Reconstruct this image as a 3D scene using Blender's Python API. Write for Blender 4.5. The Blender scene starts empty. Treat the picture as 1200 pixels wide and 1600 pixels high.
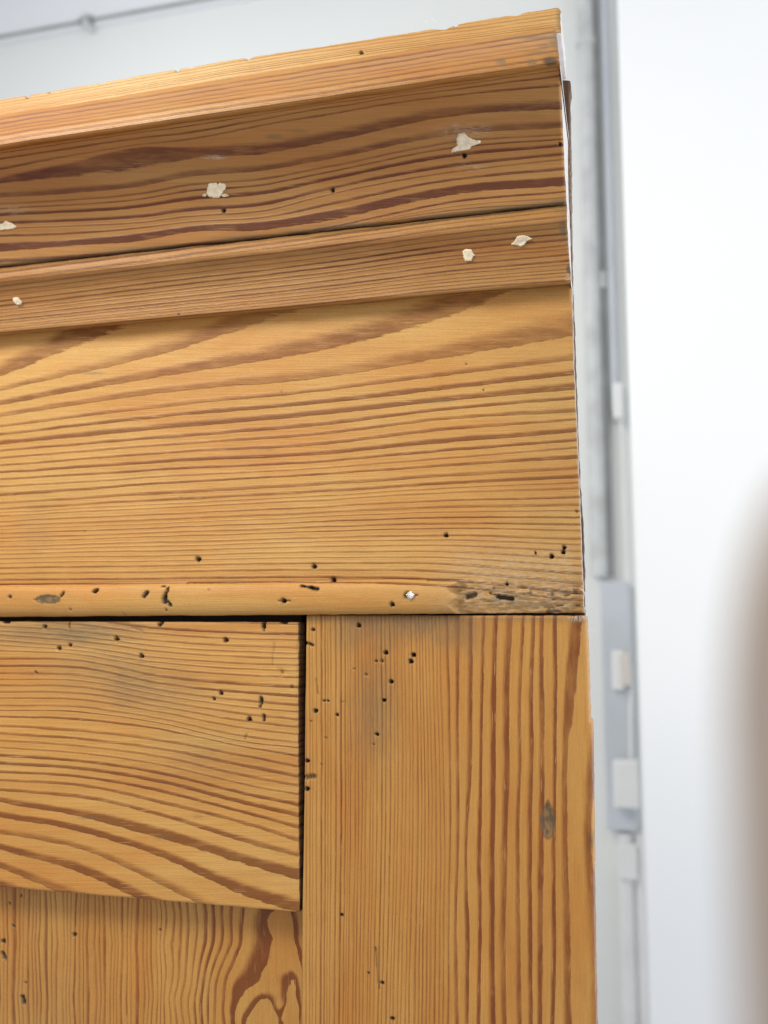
import bpy, math, random
import numpy as np
from mathutils import Matrix, Vector
scene = bpy.context.scene
rng = np.random.default_rng(7)

# ------------------------------------------------------------------ camera
F, CX, CY, D = 1435.0, 600.0, 800.0, 0.36          # focal length in photo pixels, centre, metres to the cupboard front
left = np.array([-5500., -160., -F]); left /= np.linalg.norm(left)
up = np.array([60., 10800., -F]); up -= left*(up@left); up /= np.linalg.norm(up)
X = -left; Z = up; Y = np.cross(Z, X)
R = np.stack([X, Y, Z], axis=1)                     # camera-from-world
cam_data = bpy.data.cameras.new('camera'); cam = bpy.data.objects.new('camera', cam_data)
scene.collection.objects.link(cam)
M = Matrix([list(r) for r in R.T]).to_4x4()         # world-from-camera
M.translation = Vector((0, -D, 0))
cam.matrix_world = M
cam_data.sensor_fit = 'VERTICAL'; cam_data.sensor_height = 24.0
cam_data.lens = F*24.0/1600.0
cam_data.clip_start = 0.005; cam_data.clip_end = 50
cam_data.dof.use_dof = True; cam_data.dof.focus_distance = 0.368
cam_data.dof.aperture_fstop = cam_data.lens/3.6
scene.camera = cam
scene.render.resolution_x, scene.render.resolution_y = 768, 1024

def unproj(px, py, y):
    px = np.asarray(px, float); py = np.asarray(py, float); y = np.asarray(y, float)
    d = np.stack([px-CX, -(py-CY), np.full(np.broadcast(px, py).shape, -F)], axis=-1) @ R   # world direction
    t = (y + D)/d[..., 1]
    p = d*t[..., None]; p[..., 1] -= D
    return p
def P(px, py, y): return Vector(unproj(px, py, y).tolist())

# ------------------------------------------------------------------ light
world = bpy.data.worlds.new('World'); scene.world = world; world.use_nodes = True
wb = world.node_tree.nodes['Background']
wb.inputs[0].default_value = (0.95, 0.97, 1.0, 1); wb.inputs[1].default_value = 0.62
def area(name, loc, target, size, power, col):
    l = bpy.data.lights.new(name, 'AREA'); l.shape = 'RECTANGLE'; l.size, l.size_y = size
    l.energy = power; l.color = col
    o = bpy.data.objects.new(name, l); scene.collection.objects.link(o)
    o.location = loc
    o.rotation_euler = (Vector(target)-Vector(loc)).to_track_quat('-Z', 'Y').to_euler()
    return o
area('ceiling_lamp', (-0.46, -0.42, 0.56), (-0.15, 0, -0.02), (0.34, 0.24), 5.6, (1.0, 0.92, 0.74))
area('wall_fill', (-0.8, 0.35, 0.75), (-0.45, 1.15, 0.5), (0.5, 0.5), 4.0, (0.97, 0.99, 1.0))  # added fill to brighten the back wall, not a fitting of the room
area('right_fill', (1.5, -0.15, 0.12), (0.0, 0.6, 0.05), (0.9, 1.1), 17, (0.95, 0.98, 1.0))  # added broad fill from the right for wall, door and board ends; no window seen
scene.view_settings.view_transform = 'Standard'; scene.view_settings.look = 'None'
scene.view_settings.exposure = 0.0; scene.view_settings.gamma = 1.0

# ------------------------------------------------------------------ node helper
class NT:
    def __init__(s, mat):
        mat.use_nodes = True; s.t = mat.node_tree; s.n = s.t.nodes; s.l = s.t.links
        s.bsdf = s.n['Principled BSDF']
    def put(s, sock, v):
        if isinstance(v, bpy.types.NodeSocket): s.l.new(v, sock)
        elif v is not None:
            if hasattr(sock.default_value, '__len__') and isinstance(v, (int, float)): v = (v,)*len(sock.default_value)
            if hasattr(sock.default_value, '__len__') and len(sock.default_value) == 4 and len(v) == 3: v = (*v, 1)
            sock.default_value = v
    def m(s, op, a, b=None, c=None, clamp=False):
        n = s.n.new('ShaderNodeMath'); n.operation = op; n.use_clamp = clamp
        for i, v in enumerate((a, b, c)):
            if v is not None: s.put(n.inputs[i], v)
        return n.outputs[0]
    def vm(s, op, a, b=None):
        n = s.n.new('ShaderNodeVectorMath'); n.operation = op
        s.put(n.inputs[0], a)
        if b is not None: s.put(n.inputs[1], b)
        return n.outputs[0]
    def ss(s, lo, hi, v, a=0.0, b=1.0):
        n = s.n.new('ShaderNodeMapRange'); n.interpolation_type = 'SMOOTHSTEP'
        for k, x in zip(('Value', 'From Min', 'From Max', 'To Min', 'To Max'), (v, lo, hi, a, b)): s.put(n.inputs[k], x)
        return n.outputs[0]
    def noise(s, vec, scale=1.0, detail=2.0, rough=0.5):
        n = s.n.new('ShaderNodeTexNoise'); s.put(n.inputs['Vector'], vec)
        n.inputs['Scale'].default_value = scale; n.inputs['Detail'].default_value = detail; n.inputs['Roughness'].default_value = rough
        return n.outputs[0]
    def white(s, w):
        n = s.n.new('ShaderNodeTexWhiteNoise'); n.noise_dimensions = '1D'; s.put(n.inputs['W'], w); return n.outputs[0]
    def attr(s, name):
        n = s.n.new('ShaderNodeAttribute'); n.attribute_name = name; return n
    def mix(s, f, a, b, mode='MIX'):
        n = s.n.new('ShaderNodeMix'); n.data_type = 'RGBA'; n.blend_type = mode
        s.put(n.inputs[0], f); s.put(n.inputs[6], a); s.put(n.inputs[7], b); return n.outputs[2]

def wood(name, early, late, lw=0.18, contrast=0.93, bump=0.3, soft=0.26, blotch=0.6, paint=0.0, rough=0.42, wob=0.06, seed=0.0, fleck=1.0, densebreak=0.70, thin=0.68, amber=0.5, ringdark=0.42):
    mat = bpy.data.materials.new(name); t = NT(mat)
    g = t.attr('gp').outputs['Vector']                      # x along the grain, y across it, z depth; in photo pixels (about 0.25 mm)
    ph = t.attr('phase').outputs['Fac']
    g = t.vm('ADD', g, (seed*311, seed*97, seed))
    n1 = t.noise(t.vm('MULTIPLY', g, (0.03, 0.16, 0.1)), 1, 3)
    n2 = t.noise(t.vm('MULTIPLY', g, (0.012, 0.9, 0.3)), 1, 2)
    n3 = t.noise(t.vm('MULTIPLY', g, (0.10, 0.45, 0.3)), 1, 3, 0.65)
    p = t.m('ADD', ph, t.m('MULTIPLY', t.m('SUBTRACT', n1, 0.5), wob*2.2))
    p = t.m('ADD', p, t.m('MULTIPLY', t.m('SUBTRACT', n3, 0.5), wob*1.3))
    k = t.m('FLOOR', p); f = t.m('FRACT', p)
    r1 = t.white(k); r2 = t.white(t.m('ADD', k, 37.3)); r3 = t.white(t.m('ADD', k, 91.7))
    # dark fades in and out along a ring, as growth rings do
    along = t.noise(t.vm('MULTIPLY', g, (0.006, 0.02, 0)), 1, 1)
    w = t.m('ADD', lw-0.05, t.m('MULTIPLY', r1, 0.12))
    s1 = t.m('SUBTRACT', 1.0, w); s0 = t.m('SUBTRACT', s1, t.m('ADD', soft, t.m('MULTIPLY', r3, 0.15)))
    core = t.ss(s0, s1, f)
    tail = t.ss(0.955, 1.0, f)
    dark = t.m('MULTIPLY', core, t.m('SUBTRACT', 1.0, tail))
    dk = t.m('ADD', 1.0-ringdark, t.m('MULTIPLY', r2, ringdark))
    per = t.attr('period').outputs['Fac']
    brk = t.noise(t.vm('ADD', t.vm('MULTIPLY', g, (0.018, 0.10, 0.1)), (11, 5, 2)), 1, 3, 0.6)
    dk = t.m('MULTIPLY', dk, t.ss(0.2, 0.75, along, 0.80, 1.12))
    dk = t.m('MULTIPLY', dk, t.ss(0.30, 0.62, brk, densebreak, 1.08))
    dk = t.m('MULTIPLY', dk, t.ss(3.0, 16.0, per, thin, 1.32))
    ring = t.m('MULTIPLY', dark, t.m('MULTIPLY', dk, contrast), clamp=True)
    col = t.mix(ring, early, late)
    # deep core of the late wood
    col = t.mix(t.m('MULTIPLY', t.m('POWER', ring, 3.0), 0.45), col, tuple(c*0.72 for c in late))
    # fibres
    col = t.mix(t.ss(0.35, 0.7, n2, 0.0, 0.44), col, t.mix(1.0, col, (0.70, 0.62, 0.50), 'MULTIPLY'))
    n4 = t.noise(t.vm('MULTIPLY', g, (0.05, 1.6, 0.3)), 1, 2)
    col = t.mix(t.ss(0.45, 0.75, n4, 0.0, 0.30), col, t.mix(1.0, col, (1.22, 1.20, 1.15), 'MULTIPLY'))
    # pores / speckle
    n5 = t.noise(t.vm('MULTIPLY', g, (0.5, 0.9, 0.4)), 1, 2)
    col = t.mix(t.ss(0.30, 0.75, n5, 0.34, 0.0), col, t.mix(1.0, col, (0.62, 0.56, 0.5), 'MULTIPLY'))
    # pale resin flecks, mostly inside the late wood
    n6 = t.noise(t.vm('MULTIPLY', g, (0.028, 0.85, 0.3)), 1, 0)
    n7 = t.noise(t.vm('MULTIPLY', g, (0.02, 0.06, 0.3)), 1, 1)
    fl = t.m('MULTIPLY', t.ss(0.70, 0.78, n6), t.m('MULTIPLY', t.ss(0.45, 0.6, n7), t.m('ADD', 0.12, t.m('MULTIPLY', ring, 0.8))))
    col = t.mix(t.m('MULTIPLY', fl, fleck), col, (0.60, 0.38, 0.17))
    # broad colour drift
    b1 = t.noise(t.vm('MULTIPLY', g, (0.0035, 0.009, 0.01)), 1, 3)
    col = t.mix(t.ss(0.35, 0.7, b1, 0.0, blotch), col, t.mix(1.0, col, (0.95, 0.80, 0.62), 'MULTIPLY'))
    b2 = t.noise(t.vm('ADD', t.vm('MULTIPLY', g, (0.006, 0.014, 0.01)), (31, 7, 3)), 1, 3)
    col = t.mix(t.ss(0.5, 0.75, b2, 0.0, blotch*0.7), col, t.mix(1.0, col, (1.10, 1.02, 0.92), 'MULTIPLY'))
    b3 = t.noise(t.vm('ADD', t.vm('MULTIPLY', g, (0.0022, 0.016, 0.01)), (3, 71, 3)), 1, 4, 0.6)
    col = t.mix(t.ss(0.38, 0.66, b3, 0.0, amber), col, t.mix(1.0, col, (0.86, 0.64, 0.42), 'MULTIPLY'))
    # grey weathering, dark dirt, pale scuffs from the mesh
    st = t.attr('stain'); sx = t.n.new('ShaderNodeSeparateColor'); t.l.new(st.outputs['Color'], sx.inputs[0])
    gn = t.ss(0.3, 0.7, t.noise(t.vm('MULTIPLY', g, (0.04, 0.3, 0.3)), 1, 4, 0.7), 0.55, 1.15)
    col = t.mix(t.m('MULTIPLY', sx.outputs[0], gn, clamp=True), col, (0.150, 0.112, 0.064))
    pn = t.ss(0.42, 0.62, t.noise(t.vm('MULTIPLY', g, (0.09, 0.5, 0.3)), 1, 4, 0.7))
    col = t.mix(t.m('MULTIPLY', sx.outputs[2], pn, clamp=True), col, (0.62, 0.54, 0.42))
    if paint:
        pm = t.noise(t.vm('MULTIPLY', g, (0.25, 0.06, 0.05)), 1, 4, 0.7)
        col = t.mix(t.ss(0.30, 0.62, pm, paint, paint*0.75), col, (0.78, 0.76, 0.76))
    col = t.mix(t.ss(0.0, 1.0, sx.outputs[1]), col, (0.060, 0.044, 0.032))
    t.l.new(col, t.bsdf.inputs['Base Color'])
    h = t.m('ADD', t.m('MULTIPLY', dark, 0.55), t.m('MULTIPLY', n2, 0.24))
    h = t.m('ADD', h, t.m('MULTIPLY', n4, 0.22)); h = t.m('ADD', h, t.m('MULTIPLY', n5, 0.14))
    bn = t.n.new('ShaderNodeBump'); bn.inputs['Strength'].default_value = bump; bn.inputs['Distance'].default_value = 0.0006
    t.l.new(h, bn.inputs['Height']); t.l.new(bn.outputs[0], t.bsdf.inputs['Normal'])
    t.l.new(t.m('ADD', rough-0.08, t.m('MULTIPLY', n5, 0.22)), t.bsdf.inputs['Roughness'])
    t.bsdf.inputs['Specular IOR Level'].default_value = 0.35
    return mat

def plain(name, col, rough=0.6, metal=0.0, var=0.06, scale=9.0, bump=0.0):
    mat = bpy.data.materials.new(name); t = NT(mat)
    tc = t.n.new('ShaderNodeTexCoord')
    n = t.noise(tc.outputs['Object'], scale, 5)
    c = t.mix(t.ss(0.3, 0.7, n), tuple(x*(1-var) for x in col), tuple(min(1, x*(1+var)) for x in col))
    t.l.new(c, t.bsdf.inputs['Base Color']); t.bsdf.inputs['Roughness'].default_value = rough; t.bsdf.inputs['Metallic'].default_value = metal
    if bump:
        b = t.n.new('ShaderNodeBump'); b.inputs['Strength'].default_value = bump; b.inputs['Distance'].default_value = 0.0005
        t.l.new(t.noise(tc.outputs['Object'], scale*120, 3), b.inputs['Height']); t.l.new(b.outputs[0], t.bsdf.inputs['Normal'])
    return mat

# ------------------------------------------------------------------ numeric helpers
def vnoise(x, y, seed=0):
    r = np.random.default_rng(seed).random((257, 257))
    xi = np.floor(x).astype(int); yi = np.floor(y).astype(int); fx = x-xi; fy = y-yi
    fx = fx*fx*(3-2*fx); fy = fy*fy*(3-2*fy)
    g = lambda a, b: r[a % 257, b % 257]
    return (g(xi, yi)*(1-fx)+g(xi+1, yi)*fx)*(1-fy)+(g(xi, yi+1)*(1-fx)+g(xi+1, yi+1)*fx)*fy
def fbm(x, y, seed=0, o=3): return sum(vnoise(x*2**i, y*2**i, seed+i)*0.5**i for i in range(o))/sum(0.5**i for i in range(o))
def smooth(a, b, v): t = np.clip((v-a)/(b-a), 0, 1); return t*t*(3-2*t)
def pw(pts):
    xs, ys = zip(*pts); return lambda v: np.interp(v, xs, ys)
def cubic(xs, ys, x):
    """smooth interpolation through the traced points (Catmull-Rom), linear outside"""
    xs = np.array(xs, float); ys = np.array(ys, float); m = np.gradient(ys, xs)
    i = np.clip(np.searchsorted(xs, x)-1, 0, len(xs)-2); h = xs[i+1]-xs[i]; t = (x-xs[i])/h
    v = (2*t**3-3*t**2+1)*ys[i]+(t**3-2*t**2+t)*h*m[i]+(-2*t**3+3*t**2)*ys[i+1]+(t**3-t**2)*h*m[i+1]
    v = np.where(x < xs[0], ys[0]+m[0]*0.5*(x-xs[0]), v); v = np.where(x > xs[-1], ys[-1]+m[-1]*(x-xs[-1]), v)
    return v

def ring_field(cols, lines, seed=1, wav=1.2, lw=0.22):
    """cols: positions along the grain; lines: (phase, [across position at each column]).
    Gaps of more than one ring are filled with rings of uneven width. Returns phase(along, across)."""
    lines = [((math.floor(p)+1-lw) if 0.55 < p-math.floor(p) < 0.75 else p, v) for p, v in lines]
    r = np.random.default_rng(seed); L = sorted(lines, key=lambda q: q[0]); out = []
    for (p0, a), (p1, b) in zip(L[:-1], L[1:]):
        out.append((p0, np.array(a, float)))
        n = int(round(p1-p0))
        if p1-p0 > 1.5:
            wd = r.uniform(0.55, 1.5, n); fr = np.cumsum(wd)/wd.sum()
            for j in range(n-1):
                out.append((p0+j+1, np.array(a)*(1-fr[j])+np.array(b)*fr[j]))
    out.append((L[-1][0], np.array(L[-1][1], float)))
    S = np.arange(-900, 2200, 4.0)
    ph = np.array([o[0] for o in out]); tab = np.array([cubic(cols, o[1], S) for o in out])
    for j in range(len(out)):
        tab[j] += (fbm(S*0.012+j*0.35, np.full_like(S, j*0.13), seed+5)-0.5)*2*wav
    tab = np.maximum.accumulate(tab, axis=0)+np.arange(len(out))[:, None]*1e-3
    # extend linearly
    def f(al, ac):
        C = np.arange(-900, 2200, 2.0)
        ras = np.empty((len(S), len(C)))
        for i in range(len(S)):
            yy = tab[:, i]; v = np.interp(C, yy, ph)
            s0 = 1/9.; v = np.where(C < yy[0], ph[0]+(C-yy[0])*s0, v); v = np.where(C > yy[-1], ph[-1]+(C-yy[-1])*s0, v)
            ras[i] = v
        u = np.clip((al-S[0])/4.0, 0, len(S)-1.001); w = np.clip((ac-C[0])/2.0, 0, len(C)-1.001)
        ui = u.astype(int); wi = w.astype(int); fu = u-ui; fw = w-wi
        return (ras[ui, wi]*(1-fu)+ras[ui+1, wi]*fu)*(1-fw)+(ras[ui, wi+1]*(1-fu)+ras[ui+1, wi+1]*fu)*fw
    return f

# ------------------------------------------------------------------ scene helpers
def tag(o, label=None, cat=None, group=None, kind=None):
    if label: o['label'] = label
    if cat: o['category'] = cat
    if group: o['group'] = group
    if kind: o['kind'] = kind
    return o
def empty(name, loc, label, cat):
    o = bpy.data.objects.new(name, None); scene.collection.objects.link(o); o.location = loc; o.empty_display_size = 0.02
    return tag(o, label, cat)
def link(name, me, parent=None):
    o = bpy.data.objects.new(name, me); scene.collection.objects.link(o)
    if parent:
        o.parent = parent
        L = Vector((0, 0, 0)); q = parent
        while q: L += q.location; q = q.parent
        o.location = -L
    return o

CAPS = []
def seg_dist(px, py, s):
    x0, y0, x1, y1 = s; dx, dy = x1-x0, y1-y0; l2 = dx*dx+dy*dy+1e-9
    t = np.clip(((px-x0)*dx+(py-y0)*dy)/l2, 0, 1)
    return np.hypot(px-x0-t*dx, py-y0-t*dy)

BOARDS = {}
def board(name, top, bot, L, Rr, depth, back, field, vertical, mats, parent, holes=(), stains=(), step=2.0, extra=None,
          edge=(1.6, 1.6, 1.6), edge_noise=0.7, seed=0, sidemat=1):
    """A plank: a fine grid over the photographed face at real depth, closed by sides and a back."""
    xc = [L(600), Rr(600)]
    nx = int((Rr(1e3)-L(1e3))/step)+2; xm = 0.5*(L(600.)+Rr(600.))
    ny = int((bot(xm)-top(xm))/step)+2
    u, v = np.meshgrid(np.linspace(0, 1, nx), np.linspace(0, 1, ny))
    x = L(0*u)+(Rr(0*u+700)-L(0*u))*u; y = None
    for _ in range(4):
        y = top(x)+(bot(x)-top(x))*v
        x = L(y)+(Rr(y)-L(y))*u
    # slightly ragged outline
    x = x+(fbm(y*0.09, 0*y+seed, seed+3)-0.5)*2*edge_noise*smooth(0.93, 1, u)
    y = y+(fbm(x*0.05, 0*x+seed+9, seed+4)-0.5)*2*edge_noise*(smooth(0.95, 1, v)-smooth(0.05, 0, v))
    dep = depth(x, y, u, v)
    base = unproj(x, y, dep)
    h = np.zeros_like(x); dirt = np.zeros_like(x); grey = np.zeros_like(x); pale = np.zeros_like(x)
    # rounded arrises (metres, distance measured in photo px)
    dr, dt, db = (Rr(y)-x), (y-top(x)), (bot(x)-y)
    for dd, rr in zip((dr, dt, db), edge):
        if rr > 0:
            q = np.clip(1-dd/(rr*4), 0, 1); h += rr*0.001*(1-np.sqrt(np.clip(1-q*q, 0, 1)))
    h += (fbm(x*0.02, y*0.02, seed+11)-0.5)*0.0005
    for hh in holes:
        s, r, dp, dk = hh
        s = s if len(s) == 4 else (*s, *s)
        ang = np.arctan2(y-s[1], x-s[0])
        w = 1+0.10*np.sin(3*ang+s[0])+0.08*np.sin(5*ang+s[1])
        dd = seg_dist(x, y, s)/(r*w*0.93)
        h += dp*(1-smooth(0.62, 1.12, dd)); dirt = np.maximum(dirt, dk*(1-smooth(0.55, 1.12, dd)))
        grey = np.maximum(grey, 0.55*dk*(1-smooth(0.9, 1.9, dd)))
    for kind, cx, cy, rx, ry, a, soft in stains:            # elliptical, soft or hard
        n = fbm(x*0.035+cx, y*0.035, seed+21)-0.5; n2 = fbm(x*0.16+cx, y*0.16, seed+25)-0.5
        dd = np.hypot((x-cx)/rx, (y-cy)/ry)+n*0.7*soft+n2*0.4
        m = a*(1-smooth(1-soft, 1+soft*0.6, dd))
        if kind == 'g': grey = np.maximum(grey, m)
        elif kind == 'd': dirt = np.maximum(dirt, m)
        elif kind == 'p': pale = np.maximum(pale, m)
    if extra:
        e = extra(x, y, u, v)
        h = h+e.get('h', 0)
        dirt = np.maximum(dirt, e.get('d', 0)); grey = np.maximum(grey, e.get('g', 0)); pale = np.maximum(pale, e.get('p', 0))
    # normal of the base sheet so that holes and wear go inwards
    du = np.gradient(base, axis=1); dv = np.gradient(base, axis=0); nrm = np.cross(du, dv)
    nrm /= np.linalg.norm(nrm, axis=-1, keepdims=True)+1e-12
    nrm *= np.sign(nrm[..., 1:2])                            # pointing into the wood (+y)
    pos = base+nrm*h[..., None]
    al, ac = (y, x) if vertical else (x, y)
    phase = field(al, ac)
    gp = np.stack([al, ac, 0*al], -1)
    n = nx*ny; idx = np.arange(n).reshape(ny, nx)
    f = np.stack([idx[:-1, :-1], idx[1:, :-1], idx[1:, 1:], idx[:-1, 1:]], -1).reshape(-1, 4)
    ring = np.concatenate([idx[0, :], idx[1:, -1], idx[-1, -2::-1], idx[-2:0:-1, 0]])
    P0 = pos.reshape(-1, 3); m = len(ring)
    A = P0[ring].copy(); B = A.copy(); B[:, 1] = back
    B2 = B.copy()
    verts = np.concatenate([P0, A, B, B2])
    i0 = n+np.arange(m); i1 = n+m+np.arange(m)
    sk = np.stack([i0, np.roll(i0, -1), np.roll(i1, -1), i1], -1)
    G = gp.reshape(-1, 3)[ring]; G2 = G.copy(); G2[:, 2] = 1.0*(back-A[:, 1])*4000
    ends = G2.copy(); ends[:, 1] += G2[:, 2]
    me = bpy.data.meshes.new(name)
    faces = f.tolist()+sk.tolist()+[(n+2*m+np.arange(m))[::-1].tolist()]
    me.from_pydata(verts.tolist(), [], faces)
    for q in mats: me.materials.append(q)
    nf, ns = len(f), len(sk)
    mi = np.zeros(nf+ns+1, int)
    right = np.zeros(m, bool); right[nx-1:nx-1+ny-1] = True
    if len(mats) > 1:
        mi[nf:nf+ns][right] = 1
        if sidemat == 2: mi[nf+nx-1:nf+nx-1+ny-1+nx-1] = 1
    me.polygons.foreach_set('material_index', mi)
    sm = np.zeros(nf+ns+1, bool); sm[:nf] = True
    me.polygons.foreach_set('use_smooth', sm)
    def put(nm, arr, typ, key):
        a = me.attributes.new(nm, typ, 'POINT'); a.data.foreach_set(key, np.ascontiguousarray(arr, dtype=np.float32).ravel())
    fl = phase.reshape(-1); pr = fl[ring]
    put('phase', np.concatenate([fl, pr, pr, pr]), 'FLOAT', 'value')
    pe = np.clip(1.0/np.maximum(np.abs(np.gradient(phase, axis=(1 if vertical else 0))/np.gradient(ac, axis=(1 if vertical else 0))), 0.01), 1, 60).reshape(-1)
    put('period', np.concatenate([pe, pe[ring], pe[ring], pe[ring]]), 'FLOAT', 'value')
    put('gp', np.concatenate([gp.reshape(-1, 3), G, G2, G2]), 'FLOAT_VECTOR', 'vector')
    S4 = np.stack([grey, dirt, pale, np.ones_like(grey)], -1).reshape(-1, 4); sr = S4[ring]
    put('stain', np.concatenate([S4, sr, sr, sr]), 'FLOAT_COLOR', 'color')
    me.update()
    BOARDS[name] = (depth, top, bot, L, Rr)
    return link(name, me, parent)

line = lambda x0, y0, x1, y1: (lambda x: y0+(np.asarray(x, float)-x0)*(y1-y0)/(x1-x0))
VPX, VPY = -4900.0, 960.0
def hz(x1, y1):            # horizontal edge through this point: all of them run to one vanishing point
    s = (y1-VPY)/(x1-VPX); return lambda x: VPY+(np.asarray(x, float)-VPX)*s
LX = -640.0
Lc = lambda y: np.asarray(y, float)*0+LX
def hole(x, y, r, dp=0.003, dk=1.0): return ((x, y), r, dp, dk)
def slot(x0, y0, x1, y1, r, dp=0.002, dk=1.0): return ((x0, y0, x1, y1), r, dp, dk)

# ------------------------------------------------------------------ materials
EA = (0.640, 0.372, 0.118); LA = (0.300, 0.115, 0.022)
m_frieze = wood('pine_frieze', EA, LA, seed=1, bump=0.7, soft=0.28)
m_rail = wood('pine_rail', (0.650, 0.375, 0.115), (0.300, 0.115, 0.024), seed=2, bump=0.75, soft=0.26, wob=0.07)
m_stile = wood('pine_stile', (0.575, 0.305, 0.080), (0.260, 0.082, 0.016), seed=3, bump=0.6, soft=0.28)
m_panel = wood('pine_panel', (0.580, 0.320, 0.088), (0.260, 0.085, 0.018), seed=4, bump=0.3, soft=0.32, wob=0.06)
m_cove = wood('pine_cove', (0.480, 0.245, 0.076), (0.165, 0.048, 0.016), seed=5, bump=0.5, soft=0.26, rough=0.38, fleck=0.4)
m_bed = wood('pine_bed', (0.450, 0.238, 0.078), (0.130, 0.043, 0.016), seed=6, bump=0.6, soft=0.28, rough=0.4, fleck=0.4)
m_strip = wood('pine_strip', (0.620, 0.405, 0.165), (0.255, 0.115, 0.036), seed=7, bump=0.4, soft=0.3)
m_fend = wood('worn_end', (0.42, 0.27, 0.15), (0.2, 0.1, 0.06), seed=11, bump=0.3, paint=0.42, rough=0.6)
m_end = wood('painted_end', (0.45, 0.30, 0.16), (0.2, 0.1, 0.06), seed=8, bump=0.3, paint=1.0, rough=0.6)
m_darkend = wood('dark_end', (0.26, 0.19, 0.13), (0.12, 0.08, 0.05), seed=9, bump=0.6, rough=0.6, fleck=0.1)
m_back = wood('pine_backing', (0.15, 0.085, 0.05), (0.06, 0.03, 0.02), seed=10, bump=0.5, rough=0.6)
m_dark = plain('dark_interior', (0.02, 0.014, 0.01), 0.9)
m_putty = plain('cream_filler', (0.92, 0.78, 0.58), 0.75, var=0.10, scale=600, bump=0.5)
m_nail = plain('bright_steel', (0.75, 0.75, 0.74), 0.35, 0.8, var=0.25, scale=900, bump=0.5)
m_fluff = plain('pale_fluff', (0.85, 0.85, 0.85), 0.8)

# ------------------------------------------------------------------ the cupboard
root = empty('cupboard', tuple(P(680, 2050, 0.012)), 'top right corner of an old stripped pine cupboard front with moulded cornice', 'cupboard')

# frieze board ------------------------------------------------------
fz = lambda z: 450+z/2.4
cols = [0, 250, 500, 700, 893]
T = [(0.0, [150, -60, -250, -380, -500]),
 (0.66, [312, -10, -190, -300, -420]), (1, [332, 110, -70, -190, -310]),
 (1.64, [372, 222, -20, -130, -260]), (2, [387, 250, 65, -60, -180]),
 (2.64, [428, 312, 205, 45, -170]), (3, [440, 333, 236, 110, -80]),
 (3.64, [473, 378, 318, 232, 145]), (4, [484, 394, 338, 260, 182]),
 (5, [523, 448, 388, 327, 272]), (6, [553, 486, 434, 379, 327]), (7, [587, 530, 477, 424, 382]), (8, [613, 565, 517, 458, 417]),
 (9, [641, 592, 551, 494, 466]), (10, [670, 622, 590, 534, 497]), (11, [696, 656, 627, 581, 542]), (12, [720, 685, 656, 613, 576]),
 (13, [747, 711, 679, 640, 602]), (14, [780, 737, 702, 668, 640]), (15, [808, 775, 741, 708, 681]), (16, [831, 800, 768, 738, 714]),
 (33, [1112, 1109, 1106, 1120, 1170]), (33.55, [1230, 1230, 1228, 1232, 1236])]
fr_field = ring_field(cols, [(p, [fz(q) for q in v]) for p, v in T], seed=3, wav=1.3)
bead_end = 716
def fr_depth(x, y, u, v): return 0*x
def fr_extra(x, y, u, v):
    bt = 915-(x/700)*7.0; bb = 962.5-(x/912)*4.5          # bead between these lines
    tt = np.clip((y-bt)/(bb-bt), 0, 1); tt2 = np.where((y > bt), tt, 0)
    brk = bead_end+10*np.sin(y*0.21)+(fbm(y*0.1, 0*y, 4)-0.5)*26
    on = 1-smooth(brk-3, brk+5, x)
    prof = np.sqrt(np.clip(1-np.abs(2*tt2-0.92)**2.2/1.12, 0, 1))
    quirk = np.exp(-((y-bt)/2.2)**2)*0.0006
    bead = np.where(y > bt, -0.0038*prof, 0)+quirk
    # broken part: the bead has torn away, ragged fibres
    rgh = (fbm(x*0.06, y*0.35, 31, 4)-0.5)
    torn = np.where(y > bt+2, 0.0002+0.0022*rgh+0.0016*smooth(0.5, 1, tt), 0)*smooth(bt, bt+12, y)
    h = bead*on+torn*(1-on)
    scuff = smooth(880, 950, y)*smooth(690, 800, x)
    h += scuff*0.0010*(fbm(x*0.09, y*0.3, 51, 3)-0.5)
    g = (1-on)*smooth(bt, bt+8, y)*np.clip(smooth(0.52, 0.75, fbm(x*0.05, y*0.16, 77)), 0, 1)*0.5
    d = (1-on)*smooth(bt+4, bt+10, y)*smooth(0.66, 0.76, fbm(x*0.07, y*0.22, 87))*0.7
    g = np.maximum(g, 0.40*smooth(800, 950, y)*smooth(600, 890, x)); g = np.maximum(g, 0.16*smooth(700, 893, x))
    kn = np.hypot((x-83)/19, (y-937)/7.5); g = np.maximum(g, 0.9*(1-smooth(0.82, 1.08, kn)))
    d = np.maximum(d, 0.6*(1-smooth(0.8, 1.05, kn))*smooth(0.2, 0.6, fbm(x*0.12, y*0.3, 44))); d = np.maximum(d, 0.7*np.exp(-((kn-0.45)/0.12)**2)*(kn < 1)); d = np.maximum(d, 0.8*np.exp(-((kn-0.98)/0.07)**2))
    h = h+0.0004*(1-smooth(0.7, 1.1, kn))
    # pale weathered patch at the lower right
    p = 0.36*smooth(820, 900, y)*smooth(640, 760, x)*(1-smooth(890, 905, x))
    return dict(h=h, g=g, d=d, p=p)
fr_top = line(0, 521, 893, 441); fr_bot = line(0, 963.5, 912, 957)
fr_R = pw([(0, 880), (450, 893), (560, 896), (700, 902), (800, 906), (958, 912)])
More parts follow.
